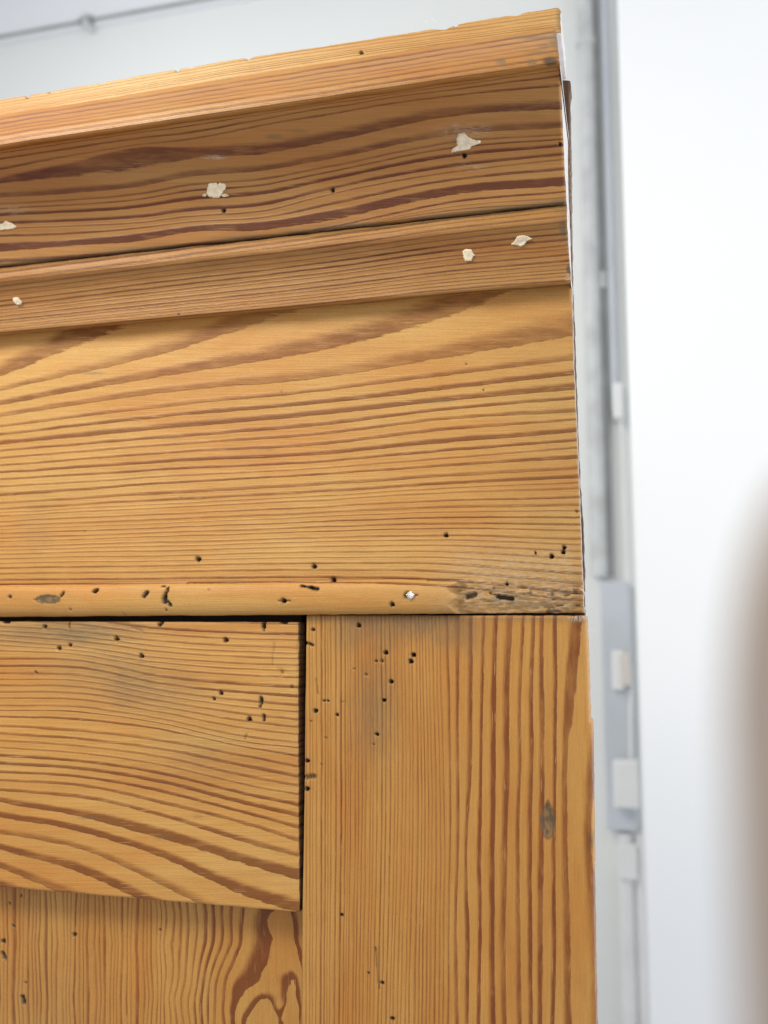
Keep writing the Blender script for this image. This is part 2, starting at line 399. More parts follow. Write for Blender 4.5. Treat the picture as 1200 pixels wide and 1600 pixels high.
board('frieze_board', fr_top, fr_bot, Lc, fr_R, fr_depth, 0.009, fr_field, False, [m_frieze, m_fend], root, holes=[
    hole(310, 874, 4.2), hole(491, 885, 3.8), hole(521, 906, 4), hole(697, 836.5, 3.6), hole(862, 869.5, 4), hole(882, 855.5, 3.4), hole(880, 863, 3.8),
    hole(837, 864, 1.8), hole(792, 913, 2.6), hole(155, 924, 3.2), slot(153, 926, 158, 922, 2.4), hole(24, 933, 2.6), slot(231, 933, 236, 926, 2.8),
    slot(268, 920, 264, 932, 2.3), slot(264, 932, 263, 942, 3.6), slot(268, 941, 272, 946, 2.8), slot(257, 917, 262, 916, 1.0), slot(474, 916, 490, 919, 1.8), slot(490, 919, 499, 921, 3.2),
    hole(448, 939, 4), slot(440, 939, 458, 939, 1.0, 0.0008, 0.7), hole(616, 945, 3.8), hole(116, 952, 1.6), hole(196, 959, 1.5), hole(279, 492, 1.3, 0.001), hole(440, 612, 1.2, 0.001),
    hole(729, 569, 1.2, 0.001), hole(755, 609, 1.2, 0.001), hole(282, 778, 1.3, 0.001), hole(132, 830, 1.3, 0.0006, 0.6), slot(103, 932, 107, 926, 1.8), slot(65, 938, 60, 938, 1, 0.0005, 0.7),
    hole(265, 953, 1.6), hole(331, 923, 1.6, 0.001, 0.5), slot(731, 932, 741, 929, 5, 0.002, 0.65), slot(778, 932, 800, 936, 4.2, 0.002, 0.9), slot(765, 927, 775, 930, 1.6, 0.001, 0.8), slot(636, 931, 656, 931, 1.2, 0.0008, 0.8),
    hole(641, 931, 6.5, 0.0012, 0.6), hole(901, 799, 3, 0.0008, 0.6), slot(882, 930, 896, 931, 1.0, 0.001, 0.5), slot(850, 949, 880, 946, 1.2, 0.001, 0.5), slot(905, 946, 895, 947, 1.2, 0.001, 0.7)],
    stains=[('g', 142, 583, 22, 3, 0.5, 0.5), ('g', 267, 684, 18, 2.5, 0.35, 0.5), ('g', 418, 702, 13, 2.5, 0.35, 0.5), ('g', 686, 627, 24, 3, 0.4, 0.6), ('g', 360, 701, 12, 2.5, 0.3, 0.5),
            ('g', 790, 935, 30, 10, 0.85, 0.5), ('g', 736, 931, 20, 9, 0.7, 0.5), ('g', 60, 815, 25, 45, 0.15, 0.9), ('p', 830, 905, 90, 45, 0.28, 0.8), ('g', 840, 520, 60, 60, 0.08, 0.9)],
    extra=fr_extra, seed=1, edge=(1.0, 0, 0.8), edge_noise=0.8)

# lower (bed) moulding ---------------------------------------------
def parallel(n, y0s, cols=(0, 450, 880), jit=0.0): pass
be_top = hz(886, 321); be_bot = hz(893, 445)
be_prof = pw([(0, -0.0125), (0.03, -0.0138), (0.10, -0.0146), (0.17, -0.0146), (0.22, -0.0137), (0.27, -0.0124), (0.40, -0.0100), (0.6, -0.0078), (0.8, -0.0066), (0.95, -0.0062), (0.975, -0.0050), (1.0, 0.0)])
bdep = lambda x, y, u, v: be_prof(v)
T = [(0, [1025, 950, 868, 800, 750]), (1, [1048, 975, 893, 830, 775]), (3, [1078, 1003, 932, 862, 812]), (7, [1150, 1080, 1010, 945, 900]), (17, [1262, 1210, 1155, 1105, 1070])]
bd_field = ring_field(cols, [(p, [q/2.4 for q in v]) for p, v in T], seed=12, wav=0.7)
board('bed_moulding', be_top, be_bot, Lc, pw([(300, 885.5), (345, 886), (380, 888), (440, 892), (460, 893)]), bdep, 0.009, bd_field, False, [m_bed, m_end], root,
    holes=[hole(891, 424, 3.5, 0.002, 0.9), hole(279, 492, 1.5)],
    stains=[('g', 882, 357, 9, 13, 0.8, 0.6), ('g', 878, 328, 14, 7, 0.5, 0.6), ('d', 889, 420, 5, 8, 0.7, 0.6), ('p', 888, 434, 6, 6, 0.8, 0.5)],
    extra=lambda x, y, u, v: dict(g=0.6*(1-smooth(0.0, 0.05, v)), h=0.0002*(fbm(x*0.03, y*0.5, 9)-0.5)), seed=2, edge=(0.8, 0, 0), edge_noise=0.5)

# cornice: nose and cove -------------------------------------------
co_top = hz(867, 42); co_bot = hz(886, 322.5)
def vrow(yr): return (yr-42)/(322.5-42)
co_prof = pw([(0, -0.024), (vrow(46), -0.029), (vrow(52), -0.0345), (vrow(60), -0.0395), (vrow(70), -0.0430), (vrow(82), -0.0450), (vrow(94), -0.0455), (vrow(100), -0.0450), (vrow(104), -0.0425), (vrow(108), -0.0400),
    (vrow(125), -0.0360), (vrow(160), -0.0290), (vrow(200), -0.0235), (vrow(240), -0.0190), (vrow(280), -0.0160), (vrow(305), -0.0146), (vrow(315), -0.0140), (vrow(320), -0.0120), (1, -0.0105)])
cdep = lambda x, y, u, v: co_prof(v)
cc = [0, 104, 217, 292, 417, 500, 700, 880]
T = [(-9, [432, 392, 349, 320, 273, 241, 165, 96]),          # top of the nose
 (-2.0, [545, 508, 468, 442, 397, 368, 297, 232]), (-1.0, [566, 529, 489, 462, 417, 388, 317, 252]),
 (1, [600, 562, 522, 502, 448, 412, 340, 288]),
 (2, [640, 590, 547, 526, 470, 436, 362, 325]),
 (2.45, [655, 601, 549, 545, 512, 480, 385, 362]),
 (2.66, [676, 622, 556, 560, 557, 522, 420, 395]), (3, [690, 667, 641, 602, 577, 541, 440, 412]),
 (4, [742, 728, 702, 668, 640, 606, 510, 482]),
 (9, [860, 850, 838, 815, 790, 738, 650, 600]),
 (10, [888, 880, 858, 835, 815, 778, 680, 640]),
 (10.66, [918, 905, 880, 850, 830, 800, 705, 668]), (11, [945, 925, 905, 872, 862, 835, 735, 700]),
 (12, [985, 975, 955, 935, 905, 865, 765, 722]), (15, [1030, 1010, 985, 965, 935, 880, 800, 775])]
co_field = ring_field(cc, [(p, [q/2.4 for q in v]) for p, v in T], seed=21, wav=1.0)
board('cornice_moulding', co_top, co_bot, Lc, pw([(0, 868), (42, 869), (100, 875), (180, 878.5), (250, 881.5), (322, 885.5)]), cdep, 0.0095, co_field, False, [m_cove, m_end], root,
    holes=[hole(519.5, 297, 3.4), hole(349, 329, 3.4), hole(725.5, 243.5, 4), hole(875, 225.5, 3, 0.002, 0.8)],
    stains=[('d', 860, 96, 12, 8, 0.75, 0.7), ('g', 840, 58, 40, 4, 0.6, 0.8), ('g', 845, 82, 28, 4, 0.6, 0.8), ('g', 783, 97, 9, 7, 0.75, 0.6), ('g', 831, 98, 8, 6, 0.7, 0.6), ('g', 866, 64, 8, 16, 0.7, 0.6), ('g', 850, 72, 12, 5, 0.6, 0.6),
            ('g', 430, 214, 17, 4.5, 0.6, 0.4), ('g', 465, 205, 18, 3, 0.4, 0.5), ('g', 880, 316, 30, 7, 0.8, 0.6), ('p', 727, 203, 42, 14, 0.32, 0.7), ('p', 335, 246, 20, 4, 0.5, 0.5),
            ('p', 20, 328, 30, 8, 0.2, 0.7), ('p', 735, 262, 25, 6, 0.25, 0.7)],
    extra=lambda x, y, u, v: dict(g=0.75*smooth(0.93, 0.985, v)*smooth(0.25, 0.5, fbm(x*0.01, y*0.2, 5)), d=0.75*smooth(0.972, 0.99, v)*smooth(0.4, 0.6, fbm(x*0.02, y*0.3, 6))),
    seed=3, edge=(1.2, 0, 0), edge_noise=0.4)

# top strip ----------------------------------------------------------
def st_top(x):
    b = hz(878, 9)(x)
    b = b+np.where(x < 700, 1.5*np.sin(x*0.011+1), 0)
    for cx_, w_, d_ in ((43, 3, 3), (158, 4, 2.6), (276, 3, 2.5), (388, 5, 3), (297, 6, 1.6), (695, 16, 4.5), (805, 10, 2.5)):
        b = b+d_*np.exp(-((x-cx_)/w_)**2)
    return b+np.where(x > 868, (x-868)**2*0.06, 0)
st_bot = hz(870, 52)
T = [(0, [q for q in (150, 70, 5)]), (11, [193, 118, 62])]
st_field = ring_field([0, 450, 880], T, seed=31, wav=0.6)
board('cornice_top_strip', st_top, st_bot, Lc, pw([(0, 875.3), (20, 876), (105, 877)]), lambda x, y, u, v: 0*x-0.0220, 0.0095, st_field, False, [m_strip, m_end], root,
    holes=[hole(277, 109, 2.6), hole(565, 82, 2.6), slot(711, 39, 714, 34, 3), hole(76, 144, 1.6), hole(43, 152, 2), slot(386, 92, 390, 90, 1.5, 0.001, 0.7)],
    stains=[('g', 876, 30, 7, 30, 0.45, 0.7)], seed=4, edge=(1.2, 0.8, 0), edge_noise=1.1, sidemat=2)

# backing upright behind the right ends ------------------------------
bk_field = ring_field([0, 500, 1000], [(0, [600, 600, 600]), (30, [900, 905, 915])], seed=41)
board('backing_board', lambda x: 0*np.asarray(x, float)+126, lambda x: 0*np.asarray(x, float)+962, lambda y: 0*np.asarray(y, float)+480,
      pw([(120, 891.2), (135, 891.6), (150, 889.5), (165, 890.5), (250, 892), (330, 892.6), (450, 894.5), (600, 900), (700, 903.5), (745, 905.5), (820, 910.5), (900, 913.5), (905, 912.6), (962, 914)]),
      lambda x, y, u, v: 0*x+0.0095, 0.018, bk_field, True, [m_back, m_back], root, step=3, stains=[('p', 892, 300, 5, 120, 0.5, 0.5)], seed=5, edge=(0.5, 0, 0), edge_noise=1.0)

# right stile --------------------------------------------------------
sx_ = lambda z: 440+z/2.308
sr_ = [80, 300, 600, 900, 1200, 1546]
T = [(0, [60]*6), (27, [436, 438, 440, 436, 428, 420]), (38, [570, 575, 585, 590, 588, 584]), (39, [600, 606, 612, 610, 606, 604]),
 (40, [645, 640, 640, 640, 632, 640]), (41, [690, 690, 688, 670, 678, 676]), (42, [735, 730, 724, 722, 722, 718]), (43, [780, 775, 772, 770, 768, 774]), (44, [835, 822, 822, 815, 808, 812]),
 (45, [878, 866, 864, 858, 862, 866]), (46, [914, 908, 908, 903, 905, 906]), (46.62, [930, 932, 934, 930, 928, 926]), (47, [945, 947, 950, 946, 944, 942]), (48, [992, 994, 993, 988, 991, 986]),
 (48.66, [1055, 1030, 1016, 1018, 1024, 1028]), (49, [1085, 1068, 1032, 1034, 1042, 1046]), (50, [1180, 1210, 1140, 1120, 1150, 1160]), (54, [1300]*6)]
st2 = ring_field([930+z/2.308 for z in sr_], [(p, [sx_(q) for q in v]) for p, v in T], seed=52, wav=1.1)
def sl_extra(x, y, u, v):
    kx, ky = (x-856)/np.where(y < 1280, 11*np.clip((y-1246)/28, 0.05, 1)**0.6, 11), (y-1280)/27
    kn = np.maximum(np.hypot(kx, ky*0.9), 0)
    g = 0.85*(1-smooth(0.85, 1.1, kn)); d = 0.6*np.exp(-((kn-1.0)/0.10)**2)*(y > 1246)
    d = np.maximum(d, 0.55*(1-smooth(0.8, 1, kn))*smooth(0.4, 0.65, fbm(x*0.2, y*0.1, 3)))
    h = 0.0005*(1-smooth(0.7, 1.1, kn))
    g = np.maximum(g, 0.72*(1-smooth(970, 1040, y+40*(fbm(x*0.03, y*0.03, 8)-0.5)))*smooth(490, 560, x)*(1-smooth(690, 800, x)))
    g = np.maximum(g, 0.55*np.exp(-((x-585)/34)**2-((y-1110)/85)**2))
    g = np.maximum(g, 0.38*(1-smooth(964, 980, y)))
    d = np.maximum(d, 0.5*np.exp(-((x-925)/7)**2-((y-1315)/18)**2))
    return dict(h=h, g=g, d=d*1.0)
st_R = pw([(955, 914.5), (975, 916), (1040, 918.5), (1110, 920.5), (1126, 921), (1132, 924.5), (1200, 925.5), (1360, 928), (1366, 927), (1600, 931), (1900, 938)])
board('stile', lambda x: line(480, 961, 915, 962)(x), lambda x: 0*np.asarray(x, float)+1860, pw([(960, 479.5), (1100, 477.5), (1250, 476), (1420, 473), (1600, 470.5), (1860, 467)]), st_R,
    lambda x, y, u, v: 0*x+0.0012, 0.020, st2, True, [m_stile, m_stile], root, holes=[
    hole(560, 977, 3.9), hole(489, 984, 3, .002, .8), slot(480, 1005, 488, 1008, 2.6, .0015, .7), hole(603, 1020, 3.7), hole(597, 1033, 3.5, .001, .5), hole(588, 1033, 2), hole(646, 1023.5, 3.6), hole(642, 1033.5, 4),
    hole(611, 1065, 3.6), hole(572, 1054, 3, .0008, .5), hole(600, 1094, 3), hole(493, 1111, 3.4), hole(527, 1117, 2.5), hole(506, 1095, 1.9), hole(512, 1095, 1.9), hole(589, 1147.5, 2.7), hole(584, 1163, 2, .0008, .5),
    hole(509, 1153, 2, .0008, .5), hole(480, 1189, 3), slot(480, 1215, 489, 1214, 5, .0012, .45), hole(480, 1233, 3.8), hole(534, 1430, 2.5), hole(597, 1536, 3), hole(576, 1520, 1.8), hole(613, 1592, 3), hole(553, 1045, 2, .0008, .4),
    slot(587, 1480, 592, 1545, 1.6, .0006, .35), slot(493, 1060, 497, 1085, 1.3, .0005, .35), slot(533, 1097, 545, 1098, 0.9, .0004, .3), hole(486, 1127, 1.5, .0008, .6), hole(502, 1195, 2, .0005, .4)],
    stains=[('g', 905, 970, 16, 5, 0.5, 0.7), ('p', 905, 966, 20, 5, 0.7, 0.7)], extra=sl_extra, seed=6, edge=(1.0, 0.8, 0), edge_noise=0.8)

# door: recessed panel with its rail ---------------------------------
# ring field of the panel: straight grain at left, a cathedral figure at right (thin-plate interpolation of traced contours)
def tp_field(points):
    A = np.array(points, float); xy = A[:, :2]/100; v = A[:, 2]; n = len(A)
    def ker(r2): return np.where(r2 > 1e-12, 0.5*r2*np.log(r2+1e-12), 0)
    d2 = ((xy[:, None]-xy[None])**2).sum(-1); K = ker(d2)+np.eye(n)*1e-4
    Pm = np.c_[np.ones(n), xy]; S = np.block([[K, Pm], [Pm.T, np.zeros((3, 3))]])
    w = np.linalg.solve(S, np.r_[v, 0, 0, 0])
    def f(al, ac):                                          # al = y, ac = x in photo pixels
        q = np.stack([ac, al], -1).reshape(-1, 2)/100; out = np.empty(len(q))
        for i in range(0, len(q), 50000):
            c = q[i:i+50000]; r2 = ((c[:, None]-xy[None])**2).sum(-1)
            out[i:i+50000] = ker(r2)@w[:n]+w[n]+c@w[n+1:]
        return out.reshape(al.shape)
    return f
pts = []
Zp = lambda zx, zy, p: pts.append((zx/2.388, 930+zy/2.388, p))
for c, line_ in ((10, [(915, 1180), (906, 1260), (892, 1330), (870, 1385), (850, 1430), (841, 1500), (845, 1600), (850, 1760)]),
                 (11, [(1022, 1180), (1020, 1280), (1002, 1375), (968, 1440), (908, 1492), (885, 1540), (880, 1600), (884, 1760)]),
                 (10.78, [(985, 1180), (985, 1270), (968, 1370), (935, 1425), (878, 1475), (868, 1540), (866, 1600)]),
                 (12, [(918, 1600), (942, 1550), (968, 1515), (992, 1505), (1012, 1520), (1026, 1552), (1040, 1600), (905, 1760), (1055, 1760)]),
                 (11.78, [(908, 1590), (930, 1543), (960, 1503), (992, 1494), (1018, 1512), (1034, 1550)]),
                 (11.35, [(1045, 1200), (1050, 1300), (1010, 1420), (1060, 1390)]),
                 (11.4, [(950, 1490), (1030, 1470), (1048, 1530)]),
                 (11, [(1082, 1180), (1094, 1250), (1108, 1320), (1120, 1380), (1130, 1450), (1134, 1600)]),
                 (10.2, [(1120, 1180), (1130, 1300)]),
                 (12, [(1062, 1600), (1062, 1540), (1070, 1490), (1088, 1452), (1096, 1436), (1104, 1460), (1110, 1520), (1116, 1600)]),
                 (12.5, [(1088, 1600), (1092, 1530), (1092, 1700)]), (12.5, [(980, 1600), (990, 1560), (980, 1700)])):
    for a, b in line_: Zp(a, b, c)
for k, (a, b, c_, d) in enumerate([(870, 868, 812, 805), (835, 832, 785, 780), (803, 800, 765, 760), (775, 772, 740, 735), (737, 735, 718, 712), (706, 705, 692, 690), (680, 678, 668, 664), (655, 654, 645, 642)]):
    for zy, zx in ((1180, a), (1300, b), (1450, c_), (1600, d), (1760, d)): Zp(zx, zy, 9-k)
nleft = 46
for k in range(8, nleft, 4):
    zx = 640-(k-8)*(640/(nleft-10))
    for zy in (1100, 1300, 1500, 1760): Zp(zx+6*math.sin(zy*0.01+k), zy, 2-(k-8)-0.0)
tpf = tp_field(pts)
wr = np.random.default_rng(5)
def pn_field(al, ac):
    ph = tpf(al, ac)
    k = np.clip(smooth(2.5, -1, ph), 0, 1)
    return ph+k*(np.interp(ph, np.arange(-60, 10), np.cumsum(wr.uniform(-0.01, 0.01, 70)))+0.35*np.sin(ph*1.9)*0.6+0.25*np.sin(ph*0.73+1))
board('door_panel', lambda x: 0*np.asarray(x, float)+1330, lambda x: 0*np.asarray(x, float)+1830, Lc, lambda y: 0*np.asarray(y, float)+486,
    lambda x, y, u, v: 0*x+0.0095, 0.017, pn_field, True, [m_panel, m_panel], root, holes=[
    hole(21, 1447, 2.4), hole(5, 1471, 3.8), slot(4, 1489, 8, 1498, 3), hole(116, 1460, 3), hole(116, 1463, 2), slot(35, 1558, 37, 1567, 3.6), hole(250, 1453, 1.6), hole(15, 1411, 1.6), hole(40, 1536, 1.5), hole(33, 1399, 1.4)],
    stains=[('g', 60, 1590, 120, 150, 0.14, 0.9)], seed=7, edge=(0, 0, 0), edge_noise=0)
door = bpy.data.objects['door_panel']

rcols = [0, 300, 600, 900, 1110]
T = [(-18, [20, 30, 60, 75, 80]), (-11, [170, 195, 235, 255, 262]), (-8, [240, 245, 305, 335, 350]), (0, [430, 436, 478, 545, 572]), (1, [456, 466, 502, 565, 604]),
 (2, [490, 510, 545, 602, 642]), (3, [520, 540, 577, 640, 680]), (4, [545, 565, 606, 676, 714]), (5, [571, 591, 636, 706, 746]), (6, [602, 623, 670, 742, 788]), (7, [632, 652, 702, 778, 828]),
 (8, [662, 681, 736, 812, 870]), (9, [693, 713, 778, 852, 918]), (10, [730, 758, 824, 920, 975]), (10.64, [760, 815, 880, 975, 1030]), (11, [773, 830, 908, 1000, 1066]),
 (11.66, [815, 866, 955, 1090, 1150]), (12, [830, 884, 978, 1117, 1188]), (12.68, [878, 932, 1062, 1215, 1310]), (13, [890, 948, 1080, 1235, 1340]), (13.66, [935, 1015, 1150, 1280, 1370]), (14, [950, 1037, 1172, 1300, 1390]),
 (14.66, [1000, 1120, 1240, 1370, 1450]), (15, [1020, 1145, 1265, 1390, 1470]), (17, [1150, 1250, 1360, 1470, 1550])]
rl_field = ring_field([z/2.388 for z in rcols], [(p, [930+q/2.388 for q in v]) for p, v in T], seed=63, wav=1.4)
def rl_extra(x, y, u, v):
    n = fbm(x*0.02, y*0.02, 91)
    g = 0.62*np.exp(-((x-190-(y-1060)*0.9)/95)**2-((y-1060)/48)**2)*(0.5+n)
    g = np.maximum(g, 0.75*np.exp(-((x-90)/130)**2-((y-988)/24)**2)*(0.5+n)); g = np.maximum(g, 0.22*np.exp(-((x-330)/120)**2-((y-1190)/50)**2)*(0.5+n))
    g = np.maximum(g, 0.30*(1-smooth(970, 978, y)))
    ra = np.hypot(x-440, y-1051)+4*(fbm(x*0.25, y*0.25, 3)-0.5)
    h = 0.0009*(1-smooth(3, 9, ra))*(fbm(x*0.3, y*0.3, 15)+0.2)
    chip = smooth(4.5, 0.5, (468-x))*smooth(0.45, 0.7, fbm(y*0.16, 0*y, 33))
    return dict(g=g, h=h+0.0006*chip, d=0)
board('rail', lambda x: line(0, 971, 466, 972)(x), line(0, 1386, 467, 1425.5), Lc, pw([(960, 466), (1100, 465), (1426, 467)]), lambda x, y, u, v: 0*x+0.0004, 0.0090, rl_field, False, [m_rail, m_darkend], door, holes=[
    hole(70, 979, 3.4), slot(108, 974, 108, 981, 1.4), hole(92, 1013, 3.4), hole(109, 1008, 3.1), hole(182.5, 998, 3.9), hole(221, 1025, 4), slot(249, 976, 252, 973, 3.4), slot(206, 981, 222, 986, 2, .0005, .3), hole(352.5, 1000, 3.9),
    slot(412, 971, 412, 979, 3.2), slot(412, 979, 412, 985, 1.6), slot(440, 972, 446, 973, 2.8), hole(345, 1083, 3.1), hole(334, 1092, 2.3), hole(389.5, 1124, 3.9), slot(408, 1091, 408, 1098, 3), slot(407, 1098, 406, 1105, 1.5), slot(412, 1118, 412, 1125, 1.9),
    hole(456, 1074, 3, .001, .45), hole(56, 1051, 2.3, .002, .8), slot(385, 1148, 383, 1156, 1.6, .0006, .4), slot(428, 1005, 425, 1040, 1.1, .0004, .3), slot(5, 971, 14, 972, 2.5), hole(440, 1051, 2.5, .0008, .4)],
    stains=[('g', 135, 1278, 16, 2.2, 0.6, 0.5), ('g', 255, 1309, 16, 4, 0.35, 0.5), ('g', 310, 1276, 9, 2.5, 0.3, 0.5)], extra=rl_extra, seed=8, edge=(0.5, 0.6, 0.6), edge_noise=0.5)

# dark body behind the joints ---------------------------------------
def box(name, x0, x1, y0, y1, z0, z1, mat, parent=None, bevel=0.0):
    import bmesh
    bm = bmesh.new(); bmesh.ops.create_cube(bm, size=1)
    for q in bm.verts: q.co = Vector(((x0+x1)/2+q.co.x*(x1-x0), (y0+y1)/2+q.co.y*(y1-y0), (z0+z1)/2+q.co.z*(z1-z0)))
    if bevel: bmesh.ops.bevel(bm, geom=bm.edges[:], offset=bevel, segments=3, profile=0.5, affect='EDGES')
    me = bpy.data.meshes.new(name); bm.to_mesh(me); bm.free(); me.materials.append(mat)
    return link(name, me, parent)
a = P(LX, 965, 0.019); b = P(480, 965, 0.019); c = P(480, 1830, 0.019)
ax = P(LX, 965, 0.0).x+0.002
box('back_panel', ax, P(896, 965, 0.02).x, 0.0185, 0.0235, c.z, P(880, 140, 0.019).z, m_dark, root)
box('door_frame', ax, P(474, 1000, 0.012).x, 0.0095, 0.0170, P(0, 1329, 0.01).z+0.0005, P(480, 950, 0.012).z, m_dark, root)

# filler patches, nail, fluff ---------------------------------------
def depth_at(bn, x, y):
    dep, top, bot, L, Rr = BOARDS[bn]; x = np.asarray(x, float); y = np.asarray(y, float)
    v = (y-top(x))/(bot(x)-top(x)); return dep(x, y, 0*x, v)
def patch(name, bn, outline, mat, parent, lift=0.00045, seed=0):
    O = np.array(outline, float); c = O.mean(0); n = 56
    per = np.r_[O, O[:1]]; t = np.r_[0, np.cumsum(np.hypot(*np.diff(per, axis=0).T))]; s = np.linspace(0, t[-1], n+1)[:-1]
    ox = np.interp(s, t, per[:, 0]); oy = np.interp(s, t, per[:, 1]); r = np.random.default_rng(seed)
    ox += r.normal(0, 0.45, n); oy += r.normal(0, 0.32, n)
    V = []; nr = 7
    for k in range(nr, 0, -1):
        q = k/nr; x = c[0]+(ox-c[0])*q; y = c[1]+(oy-c[1])*q
        lf = lift*(0.0 if k == nr else 1.0)+ (r.random(n)-0.5)*0.00010*(k < nr)
        p = unproj(x, y, depth_at(bn, x, y)-lf-(0.00005 if k == nr else 0)+(0.0003 if k == nr else 0)); V.append(p)
    V = np.concatenate(V+[unproj(c[0], c[1], depth_at(bn, c[0], c[1])-lift)[None]])
    Fc = []
    for k in range(nr-1):
        for i in range(n):
            j = (i+1) % n; Fc.append((k*n+i, k*n+j, (k+1)*n+j, (k+1)*n+i))
    for i in range(n): Fc.append(((nr-1)*n+i, (nr-1)*n+(i+1) % n, nr*n))
    me = bpy.data.meshes.new(name); me.from_pydata(V.tolist(), [], Fc); me.materials.append(mat)
    me.polygons.foreach_set('use_smooth', [True]*len(Fc))
    return link(name, me, parent)
cm = bpy.data.objects['cornice_moulding']; bm_ = bpy.data.objects['bed_moulding']; fb = bpy.data.objects['frieze_board']
patch('filler_patch', 'cornice_moulding', [(326, 286), (338, 285), (340, 288), (343, 285), (352, 287), (354, 291), (351, 297), (347, 304), (343, 309), (334, 310), (326, 308), (322, 303), (323, 295)], m_putty, cm, seed=1)
patch('filler_patch', 'cornice_moulding', [(315, 306), (320, 302), (323, 305), (321, 308)], m_putty, cm, seed=2)
patch('filler_patch', 'cornice_moulding', [(347, 303), (354, 303), (359, 306), (352, 308), (346, 307)], m_putty, cm, seed=3)
patch('filler_patch', 'cornice_moulding', [(716, 208), (726, 207), (731, 213), (740, 218), (752, 219), (753, 223), (745, 227), (737, 229), (734, 234), (725, 236), (715, 237), (704, 239), (706, 233), (713, 228), (713, 217)], m_putty, cm, seed=4)
patch('filler_patch', 'cornice_moulding', [(-16, 350), (5, 349), (8, 344), (20, 349), (28, 355), (22, 358), (0, 360), (-18, 359)], m_putty, cm, seed=5)
patch('filler_patch', 'bed_moulding', [(797, 383), (804, 375), (808, 369), (816, 367), (826, 369), (832, 373), (824, 376), (820, 382), (813, 386), (807, 384)], m_putty, bm_, seed=6)
patch('filler_patch', 'bed_moulding', [(722, 392), (727, 389), (736, 389), (740, 395), (743, 399), (739, 402), (737, 408), (727, 409), (724, 402)], m_putty, bm_, seed=7)
patch('filler_patch', 'bed_moulding', [(20, 465), (28, 464), (35, 471), (34, 476), (27, 477), (21, 472)], m_putty, bm_, seed=8)
for q in [o for o in bpy.data.objects if o.name.startswith('filler_patch')]: q['label'] = 'cream filler patch'

import bmesh
bm = bmesh.new(); bmesh.ops.create_uvsphere(bm, u_segments=24, v_segments=12, radius=1)
pn = P(641, 930, -0.0041)
for q in bm.verts:
    q.co = Vector((q.co.x*0.00165*(1+0.12*math.sin(q.co.z*4+1)), q.co.y*0.0007, q.co.z*0.00155*(1+0.14*math.cos(q.co.x*3))))+pn+Vector((0, 0.0001, 0))
me = bpy.data.meshes.new('nail_head'); bm.to_mesh(me); bm.free(); me.materials.append(m_nail); link('nail_head', me, fb)

def curve_obj(name, pts, r, mat, parent=None, cyclic=False, res=8):
    cu = bpy.data.curves.new(name, 'CURVE'); cu.dimensions = '3D'; cu.bevel_depth = r; cu.bevel_resolution = 4; cu.resolution_u = res; cu.use_fill_caps = True
    sp = cu.splines.new('NURBS' if len(pts) > 3 else 'POLY'); sp.points.add(len(pts)-1)
    for p_, q in zip(sp.points, pts): p_.co = (*q, 1)
    if len(pts) > 3: sp.use_endpoint_u = True; sp.order_u = 4
    tmp = bpy.data.objects.new('tmp', cu); scene.collection.objects.link(tmp)
    dg = bpy.context.evaluated_depsgraph_get(); me = bpy.data.meshes.new_from_object(tmp.evaluated_get(dg))
    bpy.data.objects.remove(tmp); me.name = name; me.materials.clear(); me.materials.append(mat)
    me.polygons.foreach_set('use_smooth', [True]*len(me.polygons))
    return link(name, me, parent)
fr_ = random.Random(3)
ts = bpy.data.objects['cornice_top_strip']
for (x, y, d, dx, dy) in ((672, 38, -0.020, -10, -8), (680, 37, -0.021, -6, -14), (668, 36, -0.018, -4, -5)):
    w = [P(x, y, d)]+[P(x+dx*t+fr_.uniform(-4, 4), y+dy*t+fr_.uniform(-3, 3), d+fr_.uniform(-.0005, .0005)) for t in (0.3, 0.6, 0.8, 1.0)]
    curve_obj('fibre', w, 0.00004, m_fluff, ts)
curve_obj('fibre', [P(907, 921, -0.001), P(912, 922, -0.0015), P(915, 928, -0.001), P(915, 940, 0.001), P(914, 952, 0.002)], 0.00011, m_fluff, fb)
curve_obj('fibre', [P(913, 925, 0.0), P(917, 929, -0.0005), P(919, 933, 0), P(921, 934, 0)], 0.00006, m_fluff, fb)
curve_obj('fibre', [P(917, 985, 0.002), P(924, 986, 0.001), P(928, 987, 0.001), P(936, 986, 0.001)], 0.00005, m_fluff, bpy.data.objects['stile'])

# ------------------------------------------------------------------ the room behind
m_wall = plain('painted_wall', (0.82, 0.835, 0.82), 0.8, var=0.02, scale=1.2)
m_wall2 = plain('painted_upper_wall', (0.82, 0.83, 0.86), 0.8, var=0.015, scale=1.2)
m_door = plain('white_gloss_paint', (0.85, 0.87, 0.90), 0.35, var=0.02, scale=2)
m_pipe = plain('galvanised_conduit', (0.60, 0.62, 0.62), 0.5, var=0.12, scale=20)
m_pipe2 = plain('dark_conduit', (0.30, 0.31, 0.31), 0.5, var=0.12, scale=20)
m_grey = plain('grey_trunking_plastic', (0.55, 0.58, 0.63), 0.5)
m_white = plain('white_plastic', (0.80, 0.80, 0.80), 0.4)
m_beige = plain('beige_plastic', (0.66, 0.62, 0.57), 0.5)
WY = 1.15
tl = P(0, 72, WY)
tag(box('back_wall', -2.6, 2.6, WY, WY+0.1, -2.2, tl.z, m_wall), kind='structure')
tag(box('upper_wall', -2.6, 2.6, WY-0.02, WY+0.1, tl.z+0.001, tl.z+1.3, m_wall2), kind='structure')
